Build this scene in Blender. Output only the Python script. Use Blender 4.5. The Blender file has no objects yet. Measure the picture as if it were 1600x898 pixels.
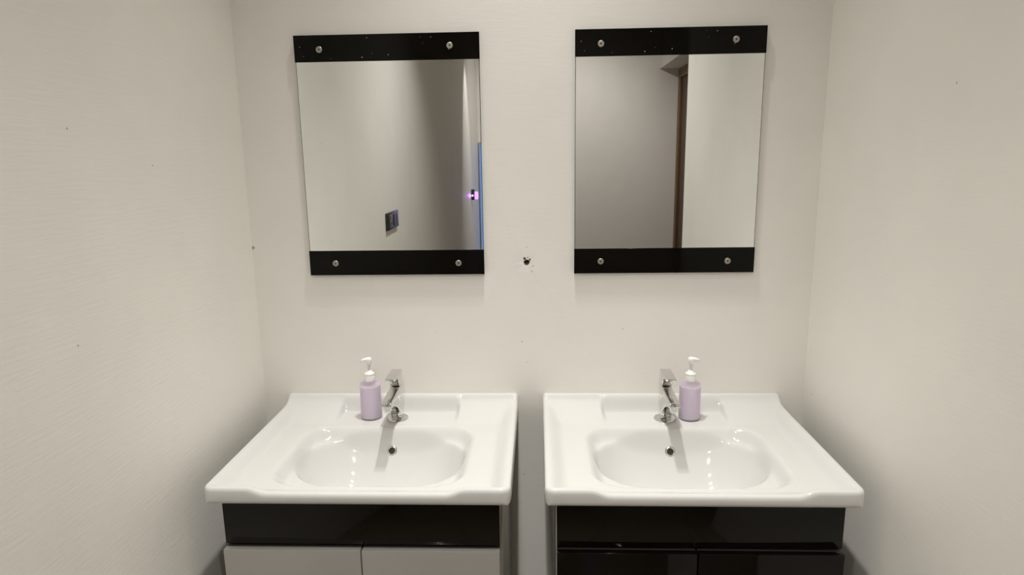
import bpy, bmesh, math, random
import numpy as np
from mathutils import Vector, Matrix

random.seed(3)
SC = bpy.context.scene
COL = SC.collection

# ------------------------------------------------------------------ camera
def make_camera():
    loc = Vector((0.0301, -1.6464, 1.4780))
    yaw, pitch, roll = (math.radians(a) for a in (-2.3539, -11.2904, -0.831))
    fwd = Vector((math.sin(yaw) * math.cos(pitch), math.cos(yaw) * math.cos(pitch), math.sin(pitch)))
    right = fwd.cross(Vector((0, 0, 1))).normalized()
    up = right.cross(fwd)
    r2 = right * math.cos(roll) + up * math.sin(roll)
    u2 = up * math.cos(roll) - right * math.sin(roll)
    cam = bpy.data.cameras.new('camera')
    cam.sensor_width = 36.0
    cam.lens = 1028.0 / 1600.0 * 36.0
    cam.clip_start = 0.02
    o = bpy.data.objects.new('camera', cam)
    M = Matrix((r2, u2, -fwd)).transposed().to_4x4()
    M.translation = loc
    o.matrix_world = M
    COL.objects.link(o)
    SC.camera = o
make_camera()

# ------------------------------------------------------------------ world, lamps, exposure
W = bpy.data.worlds.new('world')
SC.world = W
W.use_nodes = True
W.node_tree.nodes['Background'].inputs[0].default_value = (1.0, 0.95, 0.88, 1)
W.node_tree.nodes['Background'].inputs[1].default_value = 0.02

def lamp(name, kind, loc, power, color, radius=0.04, angle=None, blend=0.5, aim=(0, 0, -1)):
    l = bpy.data.lights.new(name, kind)
    l.energy = power
    l.color = color
    l.shadow_soft_size = radius
    if kind == 'SPOT':
        l.spot_size = math.radians(angle)
        l.spot_blend = blend
    o = bpy.data.objects.new(name, l)
    o.location = loc
    o.rotation_euler = Vector(aim).to_track_quat('-Z', 'Y').to_euler()
    COL.objects.link(o)
    return o
WARM = (1.0, 0.975, 0.92)
lamp('niche_downlight', 'SPOT', (0.0, -0.24, 3.08), 64, WARM, 0.022, 72, 1.0)
lamp('niche_downlight', 'SPOT', (0.0, -0.34, 3.08), 66, WARM, 0.05, 52, 1.0)
lamp('niche_downlight', 'SPOT', (0.0, -0.70, 3.08), 38, WARM, 0.022, 54, 1.0)
lamp('niche_downlight', 'SPOT', (0.0, -1.20, 3.08), 32, WARM, 0.022, 94, 1.0)  # added spot farther out, fills the front faces and lower wall
lamp('room_downlight', 'SPOT', (0.0, -1.85, 3.08), 104, WARM, 0.022, 96, 1.0)  # added fill for the basin fronts and the gap between the cabinets
lamp('room_downlight', 'SPOT', (-0.05, -2.60, 3.04), 48, WARM, 0.05, 64, 1.0, (0, 1, -1.0))  # added frontal fill, tilted toward the mirror wall
lamp('room_downlight', 'SPOT', (0.3, -4.6, 3.02), 135, (1.0, 0.95, 0.89), 0.06, 100, 0.9, (0.0, -1.0, -0.95))  # unseen spot, added to brighten the far wall
lamp('corridor_downlight', 'SPOT', (-0.45, -5.30, 3.08), 85, (1, .96, .9), 0.02, 34, 0.4, (-0.06, 0, -1))

SC.view_settings.view_transform = 'Standard'
SC.view_settings.look = 'None'
SC.view_settings.gamma = 1.0
SC.view_settings.use_curve_mapping = False
SC.view_settings.exposure = 0.0
SC.cycles.diffuse_bounces = 7
SC.cycles.max_bounces = 14

# ------------------------------------------------------------------ materials
def mat(name, color, rough=0.5, metal=0.0, **kw):
    m = bpy.data.materials.new(name)
    m.use_nodes = True
    b = m.node_tree.nodes['Principled BSDF']
    b.inputs['Base Color'].default_value = (*color, 1)
    b.inputs['Roughness'].default_value = rough
    b.inputs['Metallic'].default_value = metal
    for k, v in kw.items():
        b.inputs[k.replace('_', ' ')].default_value = v
    return m

def nodes(m):
    return m.node_tree.nodes, m.node_tree.links, m.node_tree.nodes['Principled BSDF']

def math_node(N, L, op, a, b=None, clamp=False):
    n = N.new('ShaderNodeMath'); n.operation = op; n.use_clamp = clamp
    for i, v in enumerate((a, b)):
        if v is None: continue
        if isinstance(v, (int, float)): n.inputs[i].default_value = v
        else: L.new(v, n.inputs[i])
    return n.outputs[0]

def paint(name, color, rot=(0, 0, 0), stretch=(1, 1, 1), strength=0.25, spots=()):
    """brushed wall paint: fine strokes, soft unevenness, a few marks of dirt"""
    m = mat(name, color, 0.62)
    N, L, B = nodes(m)
    tc = N.new('ShaderNodeTexCoord')
    mp = N.new('ShaderNodeMapping')
    mp.inputs['Rotation'].default_value = rot
    mp.inputs['Scale'].default_value = stretch
    L.new(tc.outputs['Object'], mp.inputs[0])
    n1 = N.new('ShaderNodeTexNoise'); n1.inputs['Scale'].default_value = 70; n1.inputs['Detail'].default_value = 5
    L.new(mp.outputs[0], n1.inputs['Vector'])
    n2 = N.new('ShaderNodeTexNoise'); n2.inputs['Scale'].default_value = 5; n2.inputs['Detail'].default_value = 3
    L.new(tc.outputs['Object'], n2.inputs['Vector'])
    n3 = N.new('ShaderNodeTexNoise'); n3.inputs['Scale'].default_value = 220; n3.inputs['Detail'].default_value = 2
    L.new(tc.outputs['Object'], n3.inputs['Vector'])
    h = math_node(N, L, 'ADD', math_node(N, L, 'MULTIPLY', n1.outputs[0], 1.0), math_node(N, L, 'MULTIPLY', n2.outputs[0], 2.2))
    h = math_node(N, L, 'ADD', h, math_node(N, L, 'MULTIPLY', n3.outputs[0], 0.15))
    bp = N.new('ShaderNodeBump'); bp.inputs['Strength'].default_value = strength; bp.inputs['Distance'].default_value = 0.0016
    L.new(h, bp.inputs['Height']); L.new(bp.outputs[0], B.inputs['Normal'])
    cr = N.new('ShaderNodeValToRGB')
    cr.color_ramp.elements[0].position = 0.25; cr.color_ramp.elements[0].color = tuple(c * 0.965 for c in color) + (1,)
    cr.color_ramp.elements[1].position = 0.75; cr.color_ramp.elements[1].color = tuple(min(1, c * 1.012) for c in color) + (1,)
    L.new(n2.outputs[0], cr.inputs[0])
    col = cr.outputs[0]
    for (x, y, z, r, c) in spots:
        vm = N.new('ShaderNodeVectorMath'); vm.operation = 'DISTANCE'
        nz = N.new('ShaderNodeVectorMath'); nz.operation = 'ADD'
        wob = N.new('ShaderNodeVectorMath'); wob.operation = 'SCALE'; wob.inputs['Scale'].default_value = r * 1.6
        n4 = N.new('ShaderNodeTexNoise'); n4.inputs['Scale'].default_value = 0.9 / r
        L.new(tc.outputs['Object'], n4.inputs['Vector'])
        sub = N.new('ShaderNodeVectorMath'); sub.operation = 'SUBTRACT'; sub.inputs[1].default_value = (.5, .5, .5)
        L.new(n4.outputs['Color'], sub.inputs[0]); L.new(sub.outputs[0], wob.inputs[0])
        L.new(tc.outputs['Object'], nz.inputs[0]); L.new(wob.outputs[0], nz.inputs[1])
        L.new(nz.outputs[0], vm.inputs[0]); vm.inputs[1].default_value = (x, y, z)
        f = math_node(N, L, 'LESS_THAN', vm.outputs['Value'], r)
        mx = N.new('ShaderNodeMix'); mx.data_type = 'RGBA'
        L.new(f, mx.inputs['Factor']); L.new(col, mx.inputs['A']); mx.inputs['B'].default_value = (*c, 1)
        col = mx.outputs['Result']
    L.new(col, B.inputs['Base Color'])
    return m

WALL = (0.865, 0.846, 0.80)
DK = (0.05, 0.04, 0.03)
BR = (0.42, 0.36, 0.28)
M = {}
M['wall_back'] = paint('painted_wall_back', WALL, (0, 0, 0), (0.3, 1, 2.0), 0.14,
    [(-0.0045, 0, 1.2235, .0032, DK), (0.0085, 0, 1.2205, .0026, DK), (0.0035, 0, 1.2262, .0016, DK),
     (0.016, 0, 1.2040, .0022, (.5, .47, .42)), (0.013, 0, 1.1905, .0022, (.55, .52, .47)), (0.001, 0, 1.2530, .0012, BR), (-0.013, 0, 1.006, .0022, (.6, .5, .38)),
     (-0.7, 0, 1.257, .0042, BR), (0.245, 0, 1.04, .0014, BR), (-0.012, 0, 0.635, .0016, BR), (0.0, 0, 0.95, .0012, BR), (-0.235, 0, 1.03, .001, BR)])
M['wall_left'] = paint('painted_wall_left', WALL, (0, 0, 0), (1, 0.22, 2.8), 0.17,
    [(-0.7025, -0.40, 1.47, .0017, BR), (-0.7025, -0.665, 1.192, .0018, BR), (-0.7025, -0.62, 1.53, .0016, BR)])
M['wall_right'] = paint('painted_wall_right', WALL, (0, 0, 0), (1, 0.3, 2.8), 0.12,
    [(0.7148, -0.50, 1.585, .0017, BR), (0.7148, -0.05, 0.88, .0016, BR)])
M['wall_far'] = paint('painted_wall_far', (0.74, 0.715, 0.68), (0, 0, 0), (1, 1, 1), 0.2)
M['ceiling'] = mat('ceiling_white', (0.82, 0.81, 0.78), 0.8)
M['ceramic'] = mat('white_ceramic', (0.615, 0.612, 0.60), 0.055, IOR=1.5)
M['chrome'] = mat('chrome', (0.70, 0.695, 0.68), 0.05, 1.0)
M['steel'] = mat('brushed_screw_steel', (0.42, 0.39, 0.34), 0.45, 0.85)
M['dark'] = mat('dark_inside', (0.02, 0.017, 0.013), 0.8)
M['mirror'] = mat('silvered_glass', (0.93, 0.945, 0.935), 0.0, 1.0)
M['glass_edge'] = mat('dark_glass_edge', (0.03, 0.035, 0.03), 0.25)
M['grey_door'] = mat('grey_gloss_laminate', (0.36, 0.348, 0.33), 0.22, Coat_Weight=0.5, Coat_Roughness=0.06)
M['grey_side'] = mat('grey_laminate_side', (0.40, 0.36, 0.30), 0.42)
M['dark_side'] = mat('charcoal_laminate_side', (0.060, 0.052, 0.045), 0.4)
M['edge_band'] = mat('pale_edge_band', (0.50, 0.48, 0.45), 0.4)
M['carcass'] = mat('pale_board', (0.4, 0.36, 0.3), 0.6)
M['white_plastic'] = mat('white_pump_plastic', (0.88, 0.87, 0.84), 0.3)
M['clear_plastic'] = mat('cloudy_tube_plastic', (0.86, 0.82, 0.76), 0.3, Transmission_Weight=0.35)
M['switch'] = mat('black_switch_plastic', (0.028, 0.027, 0.027), 0.3)
M['switch_key'] = mat('dark_grey_key', (0.045, 0.045, 0.048), 0.22)
M['wood'] = mat('brown_door_wood', (0.17, 0.09, 0.035), 0.4)
M['wood_dark'] = mat('dark_door_wood', (0.075, 0.035, 0.012), 0.4)

def black_laminate(name, flecks, spec=0.16):
    m = mat(name, (0.0045, 0.0038, 0.0026), 0.11, IOR=1.45, Specular_IOR_Level=spec)
    N, L, B = nodes(m)
    tc = N.new('ShaderNodeTexCoord')
    if flecks:                                   # small chips where the lacquer is worn
        vo = N.new('ShaderNodeTexVoronoi'); vo.inputs['Scale'].default_value = 120
        L.new(tc.outputs['Object'], vo.inputs['Vector'])
        wn = N.new('ShaderNodeTexNoise'); wn.inputs['Scale'].default_value = 9
        L.new(tc.outputs['Object'], wn.inputs['Vector'])
        r = math_node(N, L, 'MULTIPLY', math_node(N, L, 'SUBTRACT', wn.outputs[0], 0.43, True), 0.8)
        sep = N.new('ShaderNodeSeparateColor'); L.new(vo.outputs['Color'], sep.inputs[0])
        pick = math_node(N, L, 'GREATER_THAN', sep.outputs[0], 0.5)
        f = math_node(N, L, 'MULTIPLY', math_node(N, L, 'LESS_THAN', vo.outputs['Distance'], r), pick)
        mx = N.new('ShaderNodeMix'); mx.data_type = 'RGBA'
        L.new(f, mx.inputs['Factor']); mx.inputs['A'].default_value = (0.0045, 0.0038, 0.0026, 1); mx.inputs['B'].default_value = (.55, .5, .42, 1)
        L.new(mx.outputs['Result'], B.inputs['Base Color'])
    ns = N.new('ShaderNodeTexNoise'); ns.inputs['Scale'].default_value = 14
    L.new(tc.outputs['Object'], ns.inputs['Vector'])
    rr = N.new('ShaderNodeMapRange'); rr.inputs['To Min'].default_value = 0.04; rr.inputs['To Max'].default_value = 0.07
    L.new(ns.outputs[0], rr.inputs[0]); L.new(rr.outputs[0], B.inputs['Roughness'])
    return m
M['black_strip'] = black_laminate('black_gloss_strip', False)
M['black_strip_worn'] = black_laminate('black_gloss_strip_worn', True)
M['black_panel'] = black_laminate('black_gloss_panel', False, 0.32)

def soap():
    m = mat('lilac_liquid_soap', (0.93, 0.82, 0.99), 0.2, IOR=1.4, Subsurface_Weight=0.6, Subsurface_Scale=0.03)
    m.node_tree.nodes['Principled BSDF'].inputs['Subsurface Radius'].default_value = (1, .7, 1)
    return m
M['soap'] = soap()
M['bottle'] = mat('clear_lilac_plastic', (0.96, 0.93, 0.975), 0.03, IOR=1.3, Transmission_Weight=1.0)

def emitter(name, color, strength):
    m = bpy.data.materials.new(name); m.use_nodes = True
    N = m.node_tree.nodes; N.clear()
    e = N.new('ShaderNodeEmission'); e.inputs[0].default_value = (*color, 1); e.inputs[1].default_value = strength
    o = N.new('ShaderNodeOutputMaterial'); m.node_tree.links.new(e.outputs[0], o.inputs[0])
    return m
M['purple_glow'] = emitter('purple_lamp_glow', (0.55, 0.22, 1.0), 2.6)
M['blue_pane'] = emitter('blue_evening_pane', (0.12, 0.25, 0.62), 1.15)  # emission stands in for blue light falling on the end wall

def floor_tile():
    m = mat('floor_tile_grey', (0.09, 0.084, 0.075), 0.3)
    N, L, B = nodes(m)
    tc = N.new('ShaderNodeTexCoord'); br = N.new('ShaderNodeTexBrick')
    br.offset = 0; br.inputs['Scale'].default_value = 1.0
    br.inputs['Brick Width'].default_value = 0.6; br.inputs['Row Height'].default_value = 0.6; br.inputs['Mortar Size'].default_value = 0.003
    br.inputs['Color1'].default_value = (.235, .185, .125, 1); br.inputs['Color2'].default_value = (.215, .168, .115, 1); br.inputs['Mortar'].default_value = (.05, .046, .04, 1)
    L.new(tc.outputs['Object'], br.inputs['Vector']); L.new(br.outputs['Color'], B.inputs['Base Color'])
    return m
M['floor'] = floor_tile()

# ------------------------------------------------------------------ mesh helpers
def link(name, me, material, parent=None, smooth=False):
    o = bpy.data.objects.new(name, me)
    COL.objects.link(o)
    if material: me.materials.append(material)
    if parent: o.parent = parent
    if smooth:
        for p in me.polygons: p.use_smooth = True
    return o

def from_bm(name, bm, material, parent=None, smooth=False, angle=None):
    bmesh.ops.recalc_face_normals(bm, faces=bm.faces[:])
    me = bpy.data.meshes.new(name)
    bm.to_mesh(me); bm.free()
    if angle is not None:
        for p in me.polygons: p.use_smooth = True
        me.set_sharp_from_angle(angle=math.radians(angle))
    return link(name, me, material, parent, smooth)

def bm_box(lo, hi, bm=None, bevel=0.0, seg=2):
    own = bmesh.new()
    v = [own.verts.new((x, y, z)) for x in (lo[0], hi[0]) for y in (lo[1], hi[1]) for z in (lo[2], hi[2])]
    for f in ((0, 1, 3, 2), (4, 6, 7, 5), (0, 4, 5, 1), (2, 3, 7, 6), (0, 2, 6, 4), (1, 5, 7, 3)):
        own.faces.new([v[i] for i in f])
    bmesh.ops.recalc_face_normals(own, faces=own.faces[:])
    if bevel: bmesh.ops.bevel(own, geom=own.edges[:], offset=bevel, segments=seg, affect='EDGES', profile=0.5)
    if bm is None: return own
    me = bpy.data.meshes.new('tmp'); own.to_mesh(me); own.free(); bm.from_mesh(me); bpy.data.meshes.remove(me)
    return bm

def box(name, lo, hi, material, parent=None, bevel=0.0, seg=2):
    return from_bm(name, bm_box(lo, hi, None, bevel, seg), material, parent, angle=40 if bevel else None)

def prism_x(profile, x0, x1, bevel=0.0, seg=2):
    """extrude a (y, z) outline along x"""
    bm = bmesh.new()
    a = [bm.verts.new((x0, y, z)) for y, z in profile]
    b = [bm.verts.new((x1, y, z)) for y, z in profile]
    n = len(profile)
    bm.faces.new(a); bm.faces.new(b[::-1])
    for i in range(n): bm.faces.new((a[i], b[i], b[(i + 1) % n], a[(i + 1) % n]))
    bmesh.ops.recalc_face_normals(bm, faces=bm.faces[:])
    if bevel: bmesh.ops.bevel(bm, geom=bm.edges[:], offset=bevel, segments=seg, affect='EDGES', profile=0.5)
    return bm

def lathe(profile, n=32, axis='Z'):
    """revolve (r, h) pairs; r = 0 closes the end"""
    bm = bmesh.new(); rings = []
    for r, h in profile:
        if r < 1e-6: rings.append([bm.verts.new((0, 0, h))])
        else: rings.append([bm.verts.new((r * math.cos(2 * math.pi * i / n), r * math.sin(2 * math.pi * i / n), h)) for i in range(n)])
    for a, b in zip(rings, rings[1:]):
        for i in range(n):
            j = (i + 1) % n
            if len(a) == 1 and len(b) == 1: continue
            if len(a) == 1: bm.faces.new((a[0], b[i], b[j]))
            elif len(b) == 1: bm.faces.new((a[i], a[j], b[0]))
            else: bm.faces.new((a[i], a[j], b[j], b[i]))
    if axis == 'Y':      # pointing to -y
        bmesh.ops.rotate(bm, verts=bm.verts[:], cent=(0, 0, 0), matrix=Matrix.Rotation(math.radians(90), 3, 'X'))
    return bm

def tube(points, radii, n=16):
    """a swept round bar with its ends closed"""
    bm = bmesh.new(); rings = []
    P = [Vector(p) for p in points]
    for i, p in enumerate(P):
        t = (P[min(i + 1, len(P) - 1)] - P[max(i - 1, 0)]).normalized()
        a = t.cross(Vector((0.31, 0.95, 0.05))).normalized(); b = t.cross(a)
        r = radii[i]
        rx, ry = r if isinstance(r, tuple) else (r, r)
        rings.append([bm.verts.new(p + a * rx * math.cos(2 * math.pi * k / n) + b * ry * math.sin(2 * math.pi * k / n)) for k in range(n)])
    for a, b in zip(rings, rings[1:]):
        for k in range(n): bm.faces.new((a[k], a[(k + 1) % n], b[(k + 1) % n], b[k]))
    bm.faces.new(rings[0][::-1]); bm.faces.new(rings[-1])
    return bm

def tag(o, label=None, cat=None, group=None, kind=None):
    if label: o['label'] = label
    if cat: o['category'] = cat
    if group: o['group'] = group
    if kind: o['kind'] = kind
    return o

def thing(name, loc, label, cat, group=None):
    o = bpy.data.objects.new(name, None); COL.objects.link(o)
    o.empty_display_size = 0.05
    o.location = loc
    return tag(o, label, cat, group)

def children(o): return [c for c in bpy.data.objects if c.parent == o]

def copy_tree(o, parent=None):
    c = o.copy(); COL.objects.link(c)
    if parent: c.parent = parent
    for ch in children(o): copy_tree(ch, c)
    return c

# ------------------------------------------------------------------ the room
XL, XR = -0.7025, 0.7148
CEIL = 3.10
YF = -6.62            # far wall of the room behind the camera
XS = 1.74             # its side wall, with the brown door

def struct(o): o['kind'] = 'structure'; return o

def wall_with_hole():
    hx, hz, r, depth = 0.0006, 1.2132, 0.0078, 0.07
    n = 24; bm = bmesh.new(); T = 0.12
    x0, x1, z0, z1 = XL - 0.12, XR + 0.12, 0.0, CEIL
    s = 0.03
    rnd = random.Random(5)
    ring = [bm.verts.new((hx + r * (1 + .10 * rnd.uniform(-1, 1)) * math.cos(2 * math.pi * i / n), 0, hz + r * (1 + .10 * rnd.uniform(-1, 1)) * math.sin(2 * math.pi * i / n))) for i in range(n)]
    lip = [bm.verts.new((hx + (v.co.x - hx) * 1.45, -0.0009 * rnd.random(), hz + (v.co.z - hz) * 1.45)) for v in ring]
    sq = []
    for i in range(n):
        a = 2 * math.pi * i / n; c, d = math.cos(a), math.sin(a); k = s / max(abs(c), abs(d))
        sq.append(bm.verts.new((hx + c * k, 0, hz + d * k)))
    inn = [bm.verts.new((v.co.x, depth, v.co.z)) for v in ring]
    for i in range(n):
        j = (i + 1) % n
        bm.faces.new((ring[i], ring[j], lip[j], lip[i]))
        bm.faces.new((lip[i], lip[j], sq[j], sq[i]))
        bm.faces.new((inn[i], inn[j], ring[j], ring[i]))
    bm.faces.new(inn)
    # the rest of the front face around that square
    c = [sq[3], sq[9], sq[15], sq[21]]          # corners: ++, -+, --, +-
    R_ = [bm.verts.new(p) for p in ((x1, 0, z1), (x0, 0, z1), (x0, 0, z0), (x1, 0, z0))]
    bm.faces.new([R_[0], R_[1]] + [sq[i] for i in range(9, 2, -1)])
    bm.faces.new([R_[1], R_[2]] + [sq[i] for i in range(15, 8, -1)])
    bm.faces.new([R_[2], R_[3]] + [sq[i] for i in range(21, 14, -1)])
    bm.faces.new([R_[3], R_[0]] + [sq[i % n] for i in range(27, 20, -1)])
    B_ = [bm.verts.new((v.co.x, T, v.co.z)) for v in R_]
    for i in range(4): bm.faces.new((R_[i], R_[(i + 1) % 4], B_[(i + 1) % 4], B_[i]))
    bm.faces.new(B_)
    return bm

struct(from_bm('wall_back', wall_with_hole(), M['wall_back'], angle=30))
struct(box('wall_left', (XL - 0.12, YF, 0), (XL, 0.0, CEIL), M['wall_left']))
struct(box('wall_right', (XR, -1.515, 0), (XR + 0.12, 0.0, CEIL), M['wall_right']))
struct(box('wall_far', (XL - 0.12, YF - 0.12, 0), (XS + 0.12, YF, CEIL), M['wall_far']))
struct(box('wall_side', (XS, YF, 0), (XS + 0.12, 0.12, CEIL), M['wall_far']))
struct(box('wall_alcove', (XR + 0.12, 0.0, 0), (XS, 0.12, CEIL), M['wall_far']))
struct(box('floor', (XL - 0.12, YF - 0.12, -0.1), (XS + 0.12, 0.12, 0), M['floor']))
struct(box('ceiling', (XL - 0.12, YF - 0.12, CEIL), (XS + 0.12, 0.12, CEIL + 0.1), M['ceiling']))
struct(box('trim_1', (1.49, YF, 2.47), (XS, -2.2, CEIL), M['wall_far']))      # boxed beam over the brown door

# brown door in the side wall, seen in the right-hand mirror
door = bpy.data.objects.new('door_1', None); COL.objects.link(door); door.location = (XS, YF + 0.55, 0); struct(door)
def dbox(name, lo, hi, m, bev=0.004):
    return box(name, (lo[0] - XS, lo[1] - (YF + .55), lo[2]), (hi[0] - XS, hi[1] - (YF + .55), hi[2]), m, door, bev)
dbox('door_frame', (XS - .035, YF + .03, 0), (XS - .002, YF + .13, 2.455), M['wood'])
dbox('door_frame', (XS - .035, YF + 1.00, 0), (XS - .002, YF + 1.10, 2.455), M['wood'])
dbox('door_frame', (XS - .035, YF + .13, 2.355), (XS - .002, YF + 1.00, 2.455), M['wood'])
dbox('door_leaf', (XS - .012, YF + .13, 0.01), (XS - .002, YF + 1.00, 2.355), M['wood_dark'])

# glowing panel added for blue light on the end wall, at left-hand mirror's edge
glow_root = bpy.data.objects.new('window_1', None); COL.objects.link(glow_root); glow_root.location = (-0.52, YF, 0.9); struct(glow_root)
box('pane', (-0.162, 0.004, -0.75), (0.162, 0.012, 0.72), M['blue_pane'], glow_root)
for lo, hi in (((-.175, .002, -.78), (-.163, .03, .75)), ((.163, .002, -.78), (.175, .03, .75)), ((-.163, .002, .72), (.163, .03, .75)), ((-.163, .002, -.78), (.163, .03, -.75))):
    box('window_frame', lo, hi, M['grey_side'], glow_root, 0.003)

# ------------------------------------------------------------------ wash basins
BW, BD = 0.61, 0.483
RIM = 0.850; DECK = 0.822; RIM_BOTTOM = 0.812

def sstep(a, b, x):
    t = np.clip((x - a) / (b - a), 0, 1); return t * t * (3 - 2 * t)

def blur(h, sig):
    k = int(3 * sig) + 1
    w = np.exp(-0.5 * (np.arange(-k, k + 1) / sig) ** 2); w /= w.sum()
    h = np.pad(h, k, mode='edge')
    h = np.apply_along_axis(lambda a: np.convolve(a, w, 'valid'), 0, h)
    return np.apply_along_axis(lambda a: np.convolve(a, w, 'valid'), 1, h)

def basin_height(u, v):
    """top surface of the basin: u from its left edge, v out from the wall"""
    c = BW / 2
    e = np.minimum(u, BW - u)                        # distance to the nearer side rim
    # side shoulders: rounded rim, then a slope down to the flat panel
    side = RIM - 0.0015 - (RIM - 0.0015 - DECK - 0.004) * sstep(0.010, 0.050, e)
    # front rim: full height at the corners, dipped between them
    dip = sstep(0.088, 0.128, e)
    rimf = RIM - 0.0015 - 0.0115 * dip
    f = BD - v
    front = rimf - (rimf - DECK - 0.0035) * sstep(0.010, 0.036, f)
    base = DECK + 0 * u
    # low step round the flat panel
    inrec = sstep(0.150, 0.158, u) * sstep(0.150, 0.158, BW - u)
    # low step round the flat panel, its back corners swept
    vb = 0.112 * (1 - inrec) + 0.050 * inrec
    rc = 0.05
    ax = np.maximum(rc - (e - 0.056), 0); ay = np.maximum(rc - (v - vb), 0)
    pd = np.where((ax > 0) & (ay > 0) & (inrec < .5), rc - np.hypot(ax, ay), np.minimum(np.minimum(e - 0.056, f - 0.038), v - vb))
    panel = 0.0028 * (1 - sstep(-0.002, 0.002, pd))
    # back upstand: straight lip, soap-tray slopes at both sides, an upright recess in the middle
    LIP = 0.8667
    tray = LIP - (LIP - DECK - 0.0035) * np.clip((v - 0.014) / 0.105, 0, 1) ** 0.55
    tray = np.where(v < 0.014, LIP, tray)
    rec = LIP - (LIP - DECK) * sstep(0.014, 0.046, v)
    back = tray * (1 - inrec) + rec * inrec
    h = np.maximum.reduce([base + panel, side, front])
    # the tray slope only rises above the shoulder
    k = 0.0055
    h = np.logaddexp(h / k, back / k) * k - k * 0.25 * np.exp(-np.abs(h - back) / k)
    # outline of the upstand at the side rims: sweeps up over the last centimetres
    # wide shallow recess
    q = np.maximum(np.abs(u - c) - (0.207 - 0.07), 0) / 0.07
    r_ = np.maximum(np.abs(v - 0.283) - (0.150 - 0.07), 0) / 0.07
    d = np.sqrt(q * q + r_ * r_)
    h = h - 0.026 * (1 - sstep(0.58, 1.02, d))
    # deep D-shaped bowl
    vc = 0.258
    sv = np.where(v < vc, (np.abs(vc - v) / 0.119) ** 1.75, (np.abs(v - vc) / 0.131) ** 2.2)
    s = (np.abs(u - c) / 0.192) ** 3.2 + sv
    g = np.clip(1 - s, 0, 1)
    h = h - 0.106 * g
    return h

def make_basin():
    def axis(L, n):
        a = np.concatenate([np.linspace(0, .012, 9)[:-1], np.linspace(.012, L - .012, n), np.linspace(L - .012, L, 9)[1:]])
        return a
    # evaluate on a fine even raster, soften it a little, then read it back at the mesh points
    st = 0.0015
    gu = np.arange(0, BW + st / 2, st); gv = np.arange(0, BD + st / 2, st)
    U, V = np.meshgrid(gu, gv, indexing='ij')
    H = blur(basin_height(U, V), 1.9)
    def H_at(u, v):
        x = min(max(u / st, 0), len(gu) - 1.001); y = min(max(v / st, 0), len(gv) - 1.001)
        i, j = int(x), int(y); a, b = x - i, y - j
        return (H[i, j] * (1 - a) + H[i + 1, j] * a) * (1 - b) + (H[i, j + 1] * (1 - a) + H[i + 1, j + 1] * a) * b
    us, vs = axis(BW, 190), axis(BD, 160)
    r = 0.0085; R0 = 0.020
    verts, faces = [], []
    nu, nv = len(us), len(vs)
    for u in us:
        for v in vs:
            e = min(u, BW - u, BD - v)
            h = H_at(u, v)
            if e < r: h -= r - math.sqrt(max(0, r * r - (r - e) ** 2))
            if v < 0.004: h -= 0.004 - math.sqrt(max(0, 0.004 ** 2 - (0.004 - v) ** 2))
            x, y = u, v
            for cx, sg in ((R0, -1), (BW - R0, 1)):          # rounded front corners
                dx, dy = (x - cx) * sg, y - (BD - R0)
                if dx > 0 and dy > 0:
                    k = max(dx, dy) / math.hypot(dx, dy); x, y = cx + sg * dx * k, BD - R0 + dy * k
            verts.append((x, -y, h))
    for i in range(nu - 1):
        for j in range(nv - 1):
            a = i * nv + j
            faces.append((a, a + 1, a + nv + 1, a + nv))
    loop = [i * nv for i in range(nu)] + [(nu - 1) * nv + j for j in range(1, nv)] + [i * nv + nv - 1 for i in range(nu - 2, -1, -1)] + [j for j in range(nv - 2, 0, -1)]
    # skirt: down the outside, round under, and a short way in
    prev = loop
    rr = 0.011
    prof = [(RIM_BOTTOM + rr * (1 - math.sin(t)), rr * (1 - math.cos(t))) for t in (math.radians(d) for d in (0, 18, 36, 54, 72, 90))]
    for zz, ins in prof + [(RIM_BOTTOM, 0.036), (RIM_BOTTOM + 0.006, 0.038)]:
        cur = []
        for k in loop:
            x, y, z = verts[k]
            sx = max(-1, min(1, (x - BW / 2) / (BW / 2))); sy = max(-1, min(1, (y + BD / 2) / (BD / 2)))
            nx = math.copysign(1, sx) if abs(sx) > 0.93 else 0
            ny = math.copysign(1, sy) if abs(sy) > 0.93 else 0
            xx = min(max(x, ins), BW - ins); yy = min(max(y, -BD + min(ins, .7 * ins + .001)), -min(ins, 0.004))
            cur.append(len(verts)); verts.append((xx, yy, zz))
        n = len(loop)
        for i in range(n): faces.append((prev[i], prev[(i + 1) % n], cur[(i + 1) % n], cur[i]))
        prev = cur
    me = bpy.data.meshes.new('wash_basin')
    me.from_pydata([(x - BW / 2, y, z) for x, y, z in verts], [], faces)
    bm = bmesh.new(); bm.from_mesh(me); bmesh.ops.recalc_face_normals(bm, faces=bm.faces[:])
    # faces must look outward (up): check one
    bm.faces.ensure_lookup_table()
    if bm.faces[(nu // 2) * (nv - 1) + 5].normal.z < 0: bmesh.ops.reverse_faces(bm, faces=bm.faces[:])
    bm.to_mesh(me); bm.free()
    o = link('wash_basin', me, M['ceramic'], None, True)
    return o, H_at

XA, XB = -0.6356, 0.0391
basin, H_at = make_basin()
basin.location = (XA + BW / 2, 0, 0)
tag(basin, 'white ceramic wash basin on the cabinet with grey doors', 'basin', 'white ceramic basins')
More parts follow.
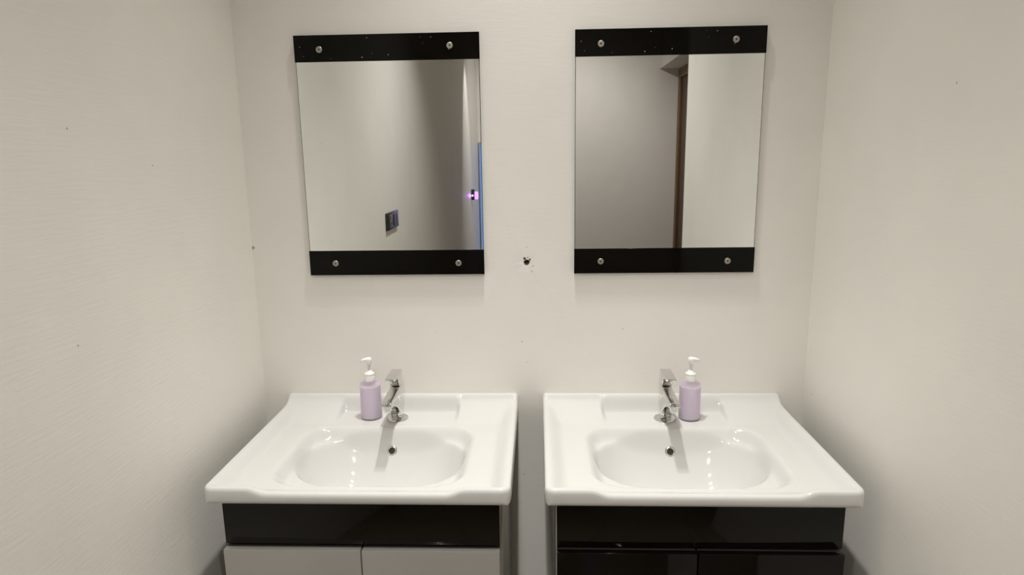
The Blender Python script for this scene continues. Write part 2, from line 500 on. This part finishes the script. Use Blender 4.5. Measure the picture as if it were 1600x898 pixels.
# overflow hole on the bowl's back slope
def add_overflow(parent):
    v = 0.158
    z = H_at(BW / 2, v); dz = (H_at(BW / 2, v + .006) - H_at(BW / 2, v - .006)) / 0.012
    nrm = Vector((0, dz, 1)).normalized()          # world y is -v
    q = nrm.to_track_quat('Z', 'Y')
    ring = from_bm('overflow_ring', lathe([(.0072, -.008), (.0072, .0012), (.0085, .0026), (.0112, .0022), (.0128, .0002), (.0130, -.003)], 36), M['chrome'], parent, True)
    ring.location = (0, -v, z); ring.rotation_euler = q.to_euler(); ring['label'] = 'chrome ring round the overflow hole'
    hole = from_bm('overflow_hole', lathe([(0, .0006), (.0074, .0006)], 24), M['dark'], ring)
    return z, dz
oz, odz = add_overflow(basin)
dr = from_bm('drain', lathe([(0, .003), (.012, .0035), (.02, .003), (.0225, .0)], 32), M['chrome'], basin, True)
dr.location = (0, -0.26, H_at(BW / 2, 0.26) + 0.0005)
basin2 = copy_tree(basin)
basin2.location = (XB + BW / 2, 0, 0)
tag(basin2, 'white ceramic wash basin on the cabinet with black doors', 'basin')

# ------------------------------------------------------------------ vanity cabinets
def cabinet(x0, x1, split, label, door_m, side_inner):
    cx = (x0 + x1) / 2
    t = thing('vanity_cabinet', (cx, 0, 0), label, 'cabinet', 'vanity cabinets')
    a, b = x0 - cx, x1 - cx
    PY, DY = -0.440, -0.455
    TOP = RIM_BOTTOM - 0.0005
    box('front_panel', (a, PY, 0.702), (b, PY + .016, TOP), M['black_panel'], t, 0.0005)
    T = 0.016
    if side_inner == 'right':                       # grey front edge strip, charcoal behind
        box('side_panel', (a, PY + .0165, 0.10), (a + T, -0.006, TOP), M['dark_side'], t, 0.001)
        box('side_panel', (b - T, PY + .0165, 0.10), (b, -0.006, TOP), M['grey_side'], t, 0.001)
    else:
        box('side_panel', (b - T, PY + .0165, 0.10), (b, -0.006, TOP), M['dark_side'], t, 0.001)
        box('side_panel', (a, PY + .0165, 0.10), (a + T, -0.006, TOP), M['dark_side'], t, 0.001)
        eb = box('edge_band', (a - .0016, PY - .0005, 0.10), (a - .0001, PY + .016, TOP), M['edge_band'], t)
        eb['label'] = 'thin pale edge banding down the front corner'
    box('bottom_panel', (a + T + .0005, PY + .0165, 0.10), (b - T - .0005, -0.006, 0.116), M['carcass'], t)
    s = split - cx
    for l, r in ((a, s - .0012), (s + .0012, b)):
        d = box('door', (l, DY, 0.105), (r, PY - .0005, 0.697), door_m, t, 0.0018)
        box('back_edge', (l + .001, PY, 0.106), (r - .001, PY + .015, 0.696), M['dark_side'], d)
    for sx in (a + .05, b - .05):
        for sy in (-.40, -.05):
            lg = from_bm('leg', lathe([(0, 0), (.018, 0), (.016, .01), (.014, .0995), (0, .0995)], 16), M['chrome'], t, angle=40)
            lg.location = (sx, sy, 0)
    return t
cabinet(-0.6185, -0.0516, -0.334, 'black vanity cabinet with light grey doors under the left basin', M['grey_door'], 'right')
cabinet(0.0637, 0.6305, 0.3440, 'vanity cabinet with glossy black front and black doors', M['black_panel'], 'left')

# ------------------------------------------------------------------ faucets
def fz(p): return [(-f, z) for f, z in p]
def make_faucet():
    z0 = H_at(BW / 2, 0.080)
    t = thing('basin_faucet', (XA + BW / 2, -0.080, z0 + .0003), 'chrome faucet to the right of a lilac soap bottle', 'faucet', 'chrome basin faucets')
    w = 0.0125
    from_bm('base_flange', lathe([(0, 0), (.0268, 0), (.0272, .0012), (.0262, .0030), (.0225, .0040), (0, .0040)], 48), M['chrome'], t, angle=35)
    # column and spout in one casting
    body = prism_x(fz([(-.017, .004), (-.0185, .030), (-.0195, .060), (-.0200, .0885), (.0150, .0885), (.0230, .0862), (.0700, .0840), (.1120, .0815), (.1140, .0745),
                       (.1100, .0705), (.0880, .0660), (.0580, .0530), (.0360, .0390), (.0220, .0245), (.0165, .0120), (.0160, .004)]), -w, w, 0.0013, 2)
    from_bm('spout_body', body, M['chrome'], t, angle=25)
    lever = prism_x(fz([(-.0200, .0900), (.0130, .0900), (.0170, .0960), (.0240, .1080), (.0330, .1165), (.0640, .1195), (.0650, .1235), (.0630, .1245), (.0200, .1262), (-.0120, .1262), (-.0190, .1235)]), -w, w, 0.0012, 2)
    lv = from_bm('lever', lever, M['chrome'], t, angle=25)
    from_bm('lever_neck', lathe([(0, .0880), (.0105, .0880), (.0105, .0902), (0, .0902)], 24), M['dark'], t)
    a = from_bm('aerator', lathe([(0, -.011), (.0070, -.011), (.0085, -.0095), (.0098, -.0040), (.0098, .0035), (0, .0035)], 28), M['chrome'], t, angle=35)
    a.location = (0, -0.1000, 0.0675)
    from_bm('aerator_mesh', lathe([(0, -.0113), (.0058, -.0113)], 20), M['dark'], a)
    return t
fau = make_faucet()
fau2 = copy_tree(fau)
fau2.location.x = XB + BW / 2
tag(fau2, 'chrome faucet to the left of a lilac soap bottle', 'faucet')

# ------------------------------------------------------------------ soap bottles
def make_bottle():
    z0 = H_at(0.235, 0.071)
    t = thing('soap_bottle', (-0.3985, -0.0735, z0 + .0008), 'lilac soap pump bottle on the basin with grey-doored cabinet', 'soap bottle', 'lilac soap pump bottles')
    R = 0.0268
    from_bm('bottle_body', lathe([(0, .0012), (R - .006, .0), (R - .0015, .0012), (R, .0055), (R - .0004, .045), (R - .0006, .086), (R - .0018, .0915), (R - .006, .0948), (.0135, .0962), (.0112, .0975), (.0112, .1010), (0, .1010)], 48), M['bottle'], t, True)
    from_bm('liquid_soap', lathe([(0, .0022), (R - .007, .0018), (R - .0026, .0030), (R - .0016, .0065), (R - .0019, .045), (R - .0021, .0850), (0, .0853)], 48), M['soap'], t, angle=50)
    collar = from_bm('collar', lathe([(0, .0985), (.0118, .0985), (.0124, .0990), (.0124, .1130), (.0118, .1142), (.0128, .1150), (.0130, .1172), (.0105, .1195), (.0075, .1215), (.0058, .1250), (0, .1250)], 32), M['white_plastic'], t, angle=35)
    from_bm('stem', lathe([(0, .1240), (.0036, .1240), (.0036, .1440), (0, .1440)], 16), M['clear_plastic'], t, angle=35)
    head = lathe([(0, .1400), (.0055, .1400), (.0068, .1450), (.0082, .1530), (.0078, .1560), (.0050, .1582), (0, .1588)], 24)
    hd = from_bm('pump_head', head, M['white_plastic'], t, True)
    nz = from_bm('nozzle', tube([(0, 0, .1535), (-.008, -.002, .1540), (-.0155, -.004, .1525), (-.0185, -.0048, .1495)], [(.0052, .0066), (.0042, .0052), (.0034, .0038), (.0028, .0030)], 16), M['white_plastic'], hd, True)
    return t
bot = make_bottle()
bot.rotation_euler.z = math.radians(8)
bot2 = copy_tree(bot)
bot2.location = (0.4050, -0.0765, bot.location.z)
bot2.rotation_euler.z = math.radians(158)
tag(bot2, 'lilac soap pump bottle on the basin with black-doored cabinet', 'soap bottle')

# ------------------------------------------------------------------ mirrors
def make_mirror():
    t = thing('wall_mirror', (-0.3290, 0, 1.186), 'mirror with black strips above the basin with grey doors', 'mirror', 'frameless mirrors with black strips')
    hw, H = 0.2228, 0.581
    g = box('mirror_glass', (-hw + .0022, -.0078, .003), (hw - .0022, -.0060, H - .003), M['mirror'], t)
    box('backing_board', (-hw + .0010, -.0074, .002), (hw - .0010, -.0008, H - .002), M['glass_edge'], t)
    def strip(z0, z1, sx, m):
        s = from_bm('black_strip', bm_box((-hw, -.0105, z0), (hw, -.0080, z1), None, 0.0002, 1), m, t, angle=40)
        for x, z in sx:
            c = from_bm('screw_cap', lathe([(.0019, .0006), (.0022, .0021), (.0066, .0021), (.0075, .0012), (.0077, -.0002)], 28, 'Y'), M['steel'], s, angle=30)
            from_bm('screw_recess', lathe([(0, .0007), (.0020, .0007)], 16, 'Y'), M['dark'], s).location = (x, -.0105, z)
            c.location = (x, -.0105, z)
        return s
    strip(0.0, 0.0625, ((-.1565, .0305), (.1575, .0290)), M['black_strip'])
    strip(H - .0610, H, ((-.1620, H - .0330), (.1520, H - .0295)), M['black_strip_worn'])
    return t
mir = make_mirror()
mir2 = copy_tree(mir)
mir2.location.x = 0.3425
tag(mir2, 'mirror with black strips above the basin with black doors', 'mirror')

# ------------------------------------------------------------------ things seen only in the mirrors
sw = thing('switch_plate', (XL, -1.628, 1.174), 'dark wall switch plate on the white wall, reflected in a mirror', 'switch')
box('plate', (0.0005, -.125, -.042), (.011, .125, .042), M['switch'], sw, 0.002)
for y in (-.075, -.025):
    box('rocker', (.0112, y - .022, -.028), (.0145, y + .022, .028), M['switch_key'], sw, 0.0015)
so = box('socket', (.0112, .012, -.032), (.0135, .110, .032), M['switch_key'], sw, 0.0015)
for y, z in ((.061, .016), (.040, -.012), (.082, -.012)):
    h = from_bm('socket_hole', lathe([(0, 0), (.0055, 0)], 16), M['dark'], so)
    h.location = (.0137, y, z); h.rotation_euler = (0, math.radians(90), 0)

nl = thing('night_light', (XL, -5.67, 1.06), 'small glowing purple night light on the wall, reflected in a mirror', 'lamp')
box('housing', (.0005, -.030, -.050), (.032, .030, .065), M['switch'], nl, 0.004)
ca = tube([(.055, 0, -.045), (.055, 0, -.03), (.055, 0, .03), (.055, 0, .04)], [.012, .02, .02, .012], 16)
from_bm('glow_tube', ca, M['purple_glow'], nl, True)
lamp('night_light_beam', 'SPOT', (XL + .016, -5.615, 1.06), 1.6, (0.5, 0.16, 1.0), 0.005, 50, 1.0, (-0.06, 1, 0))
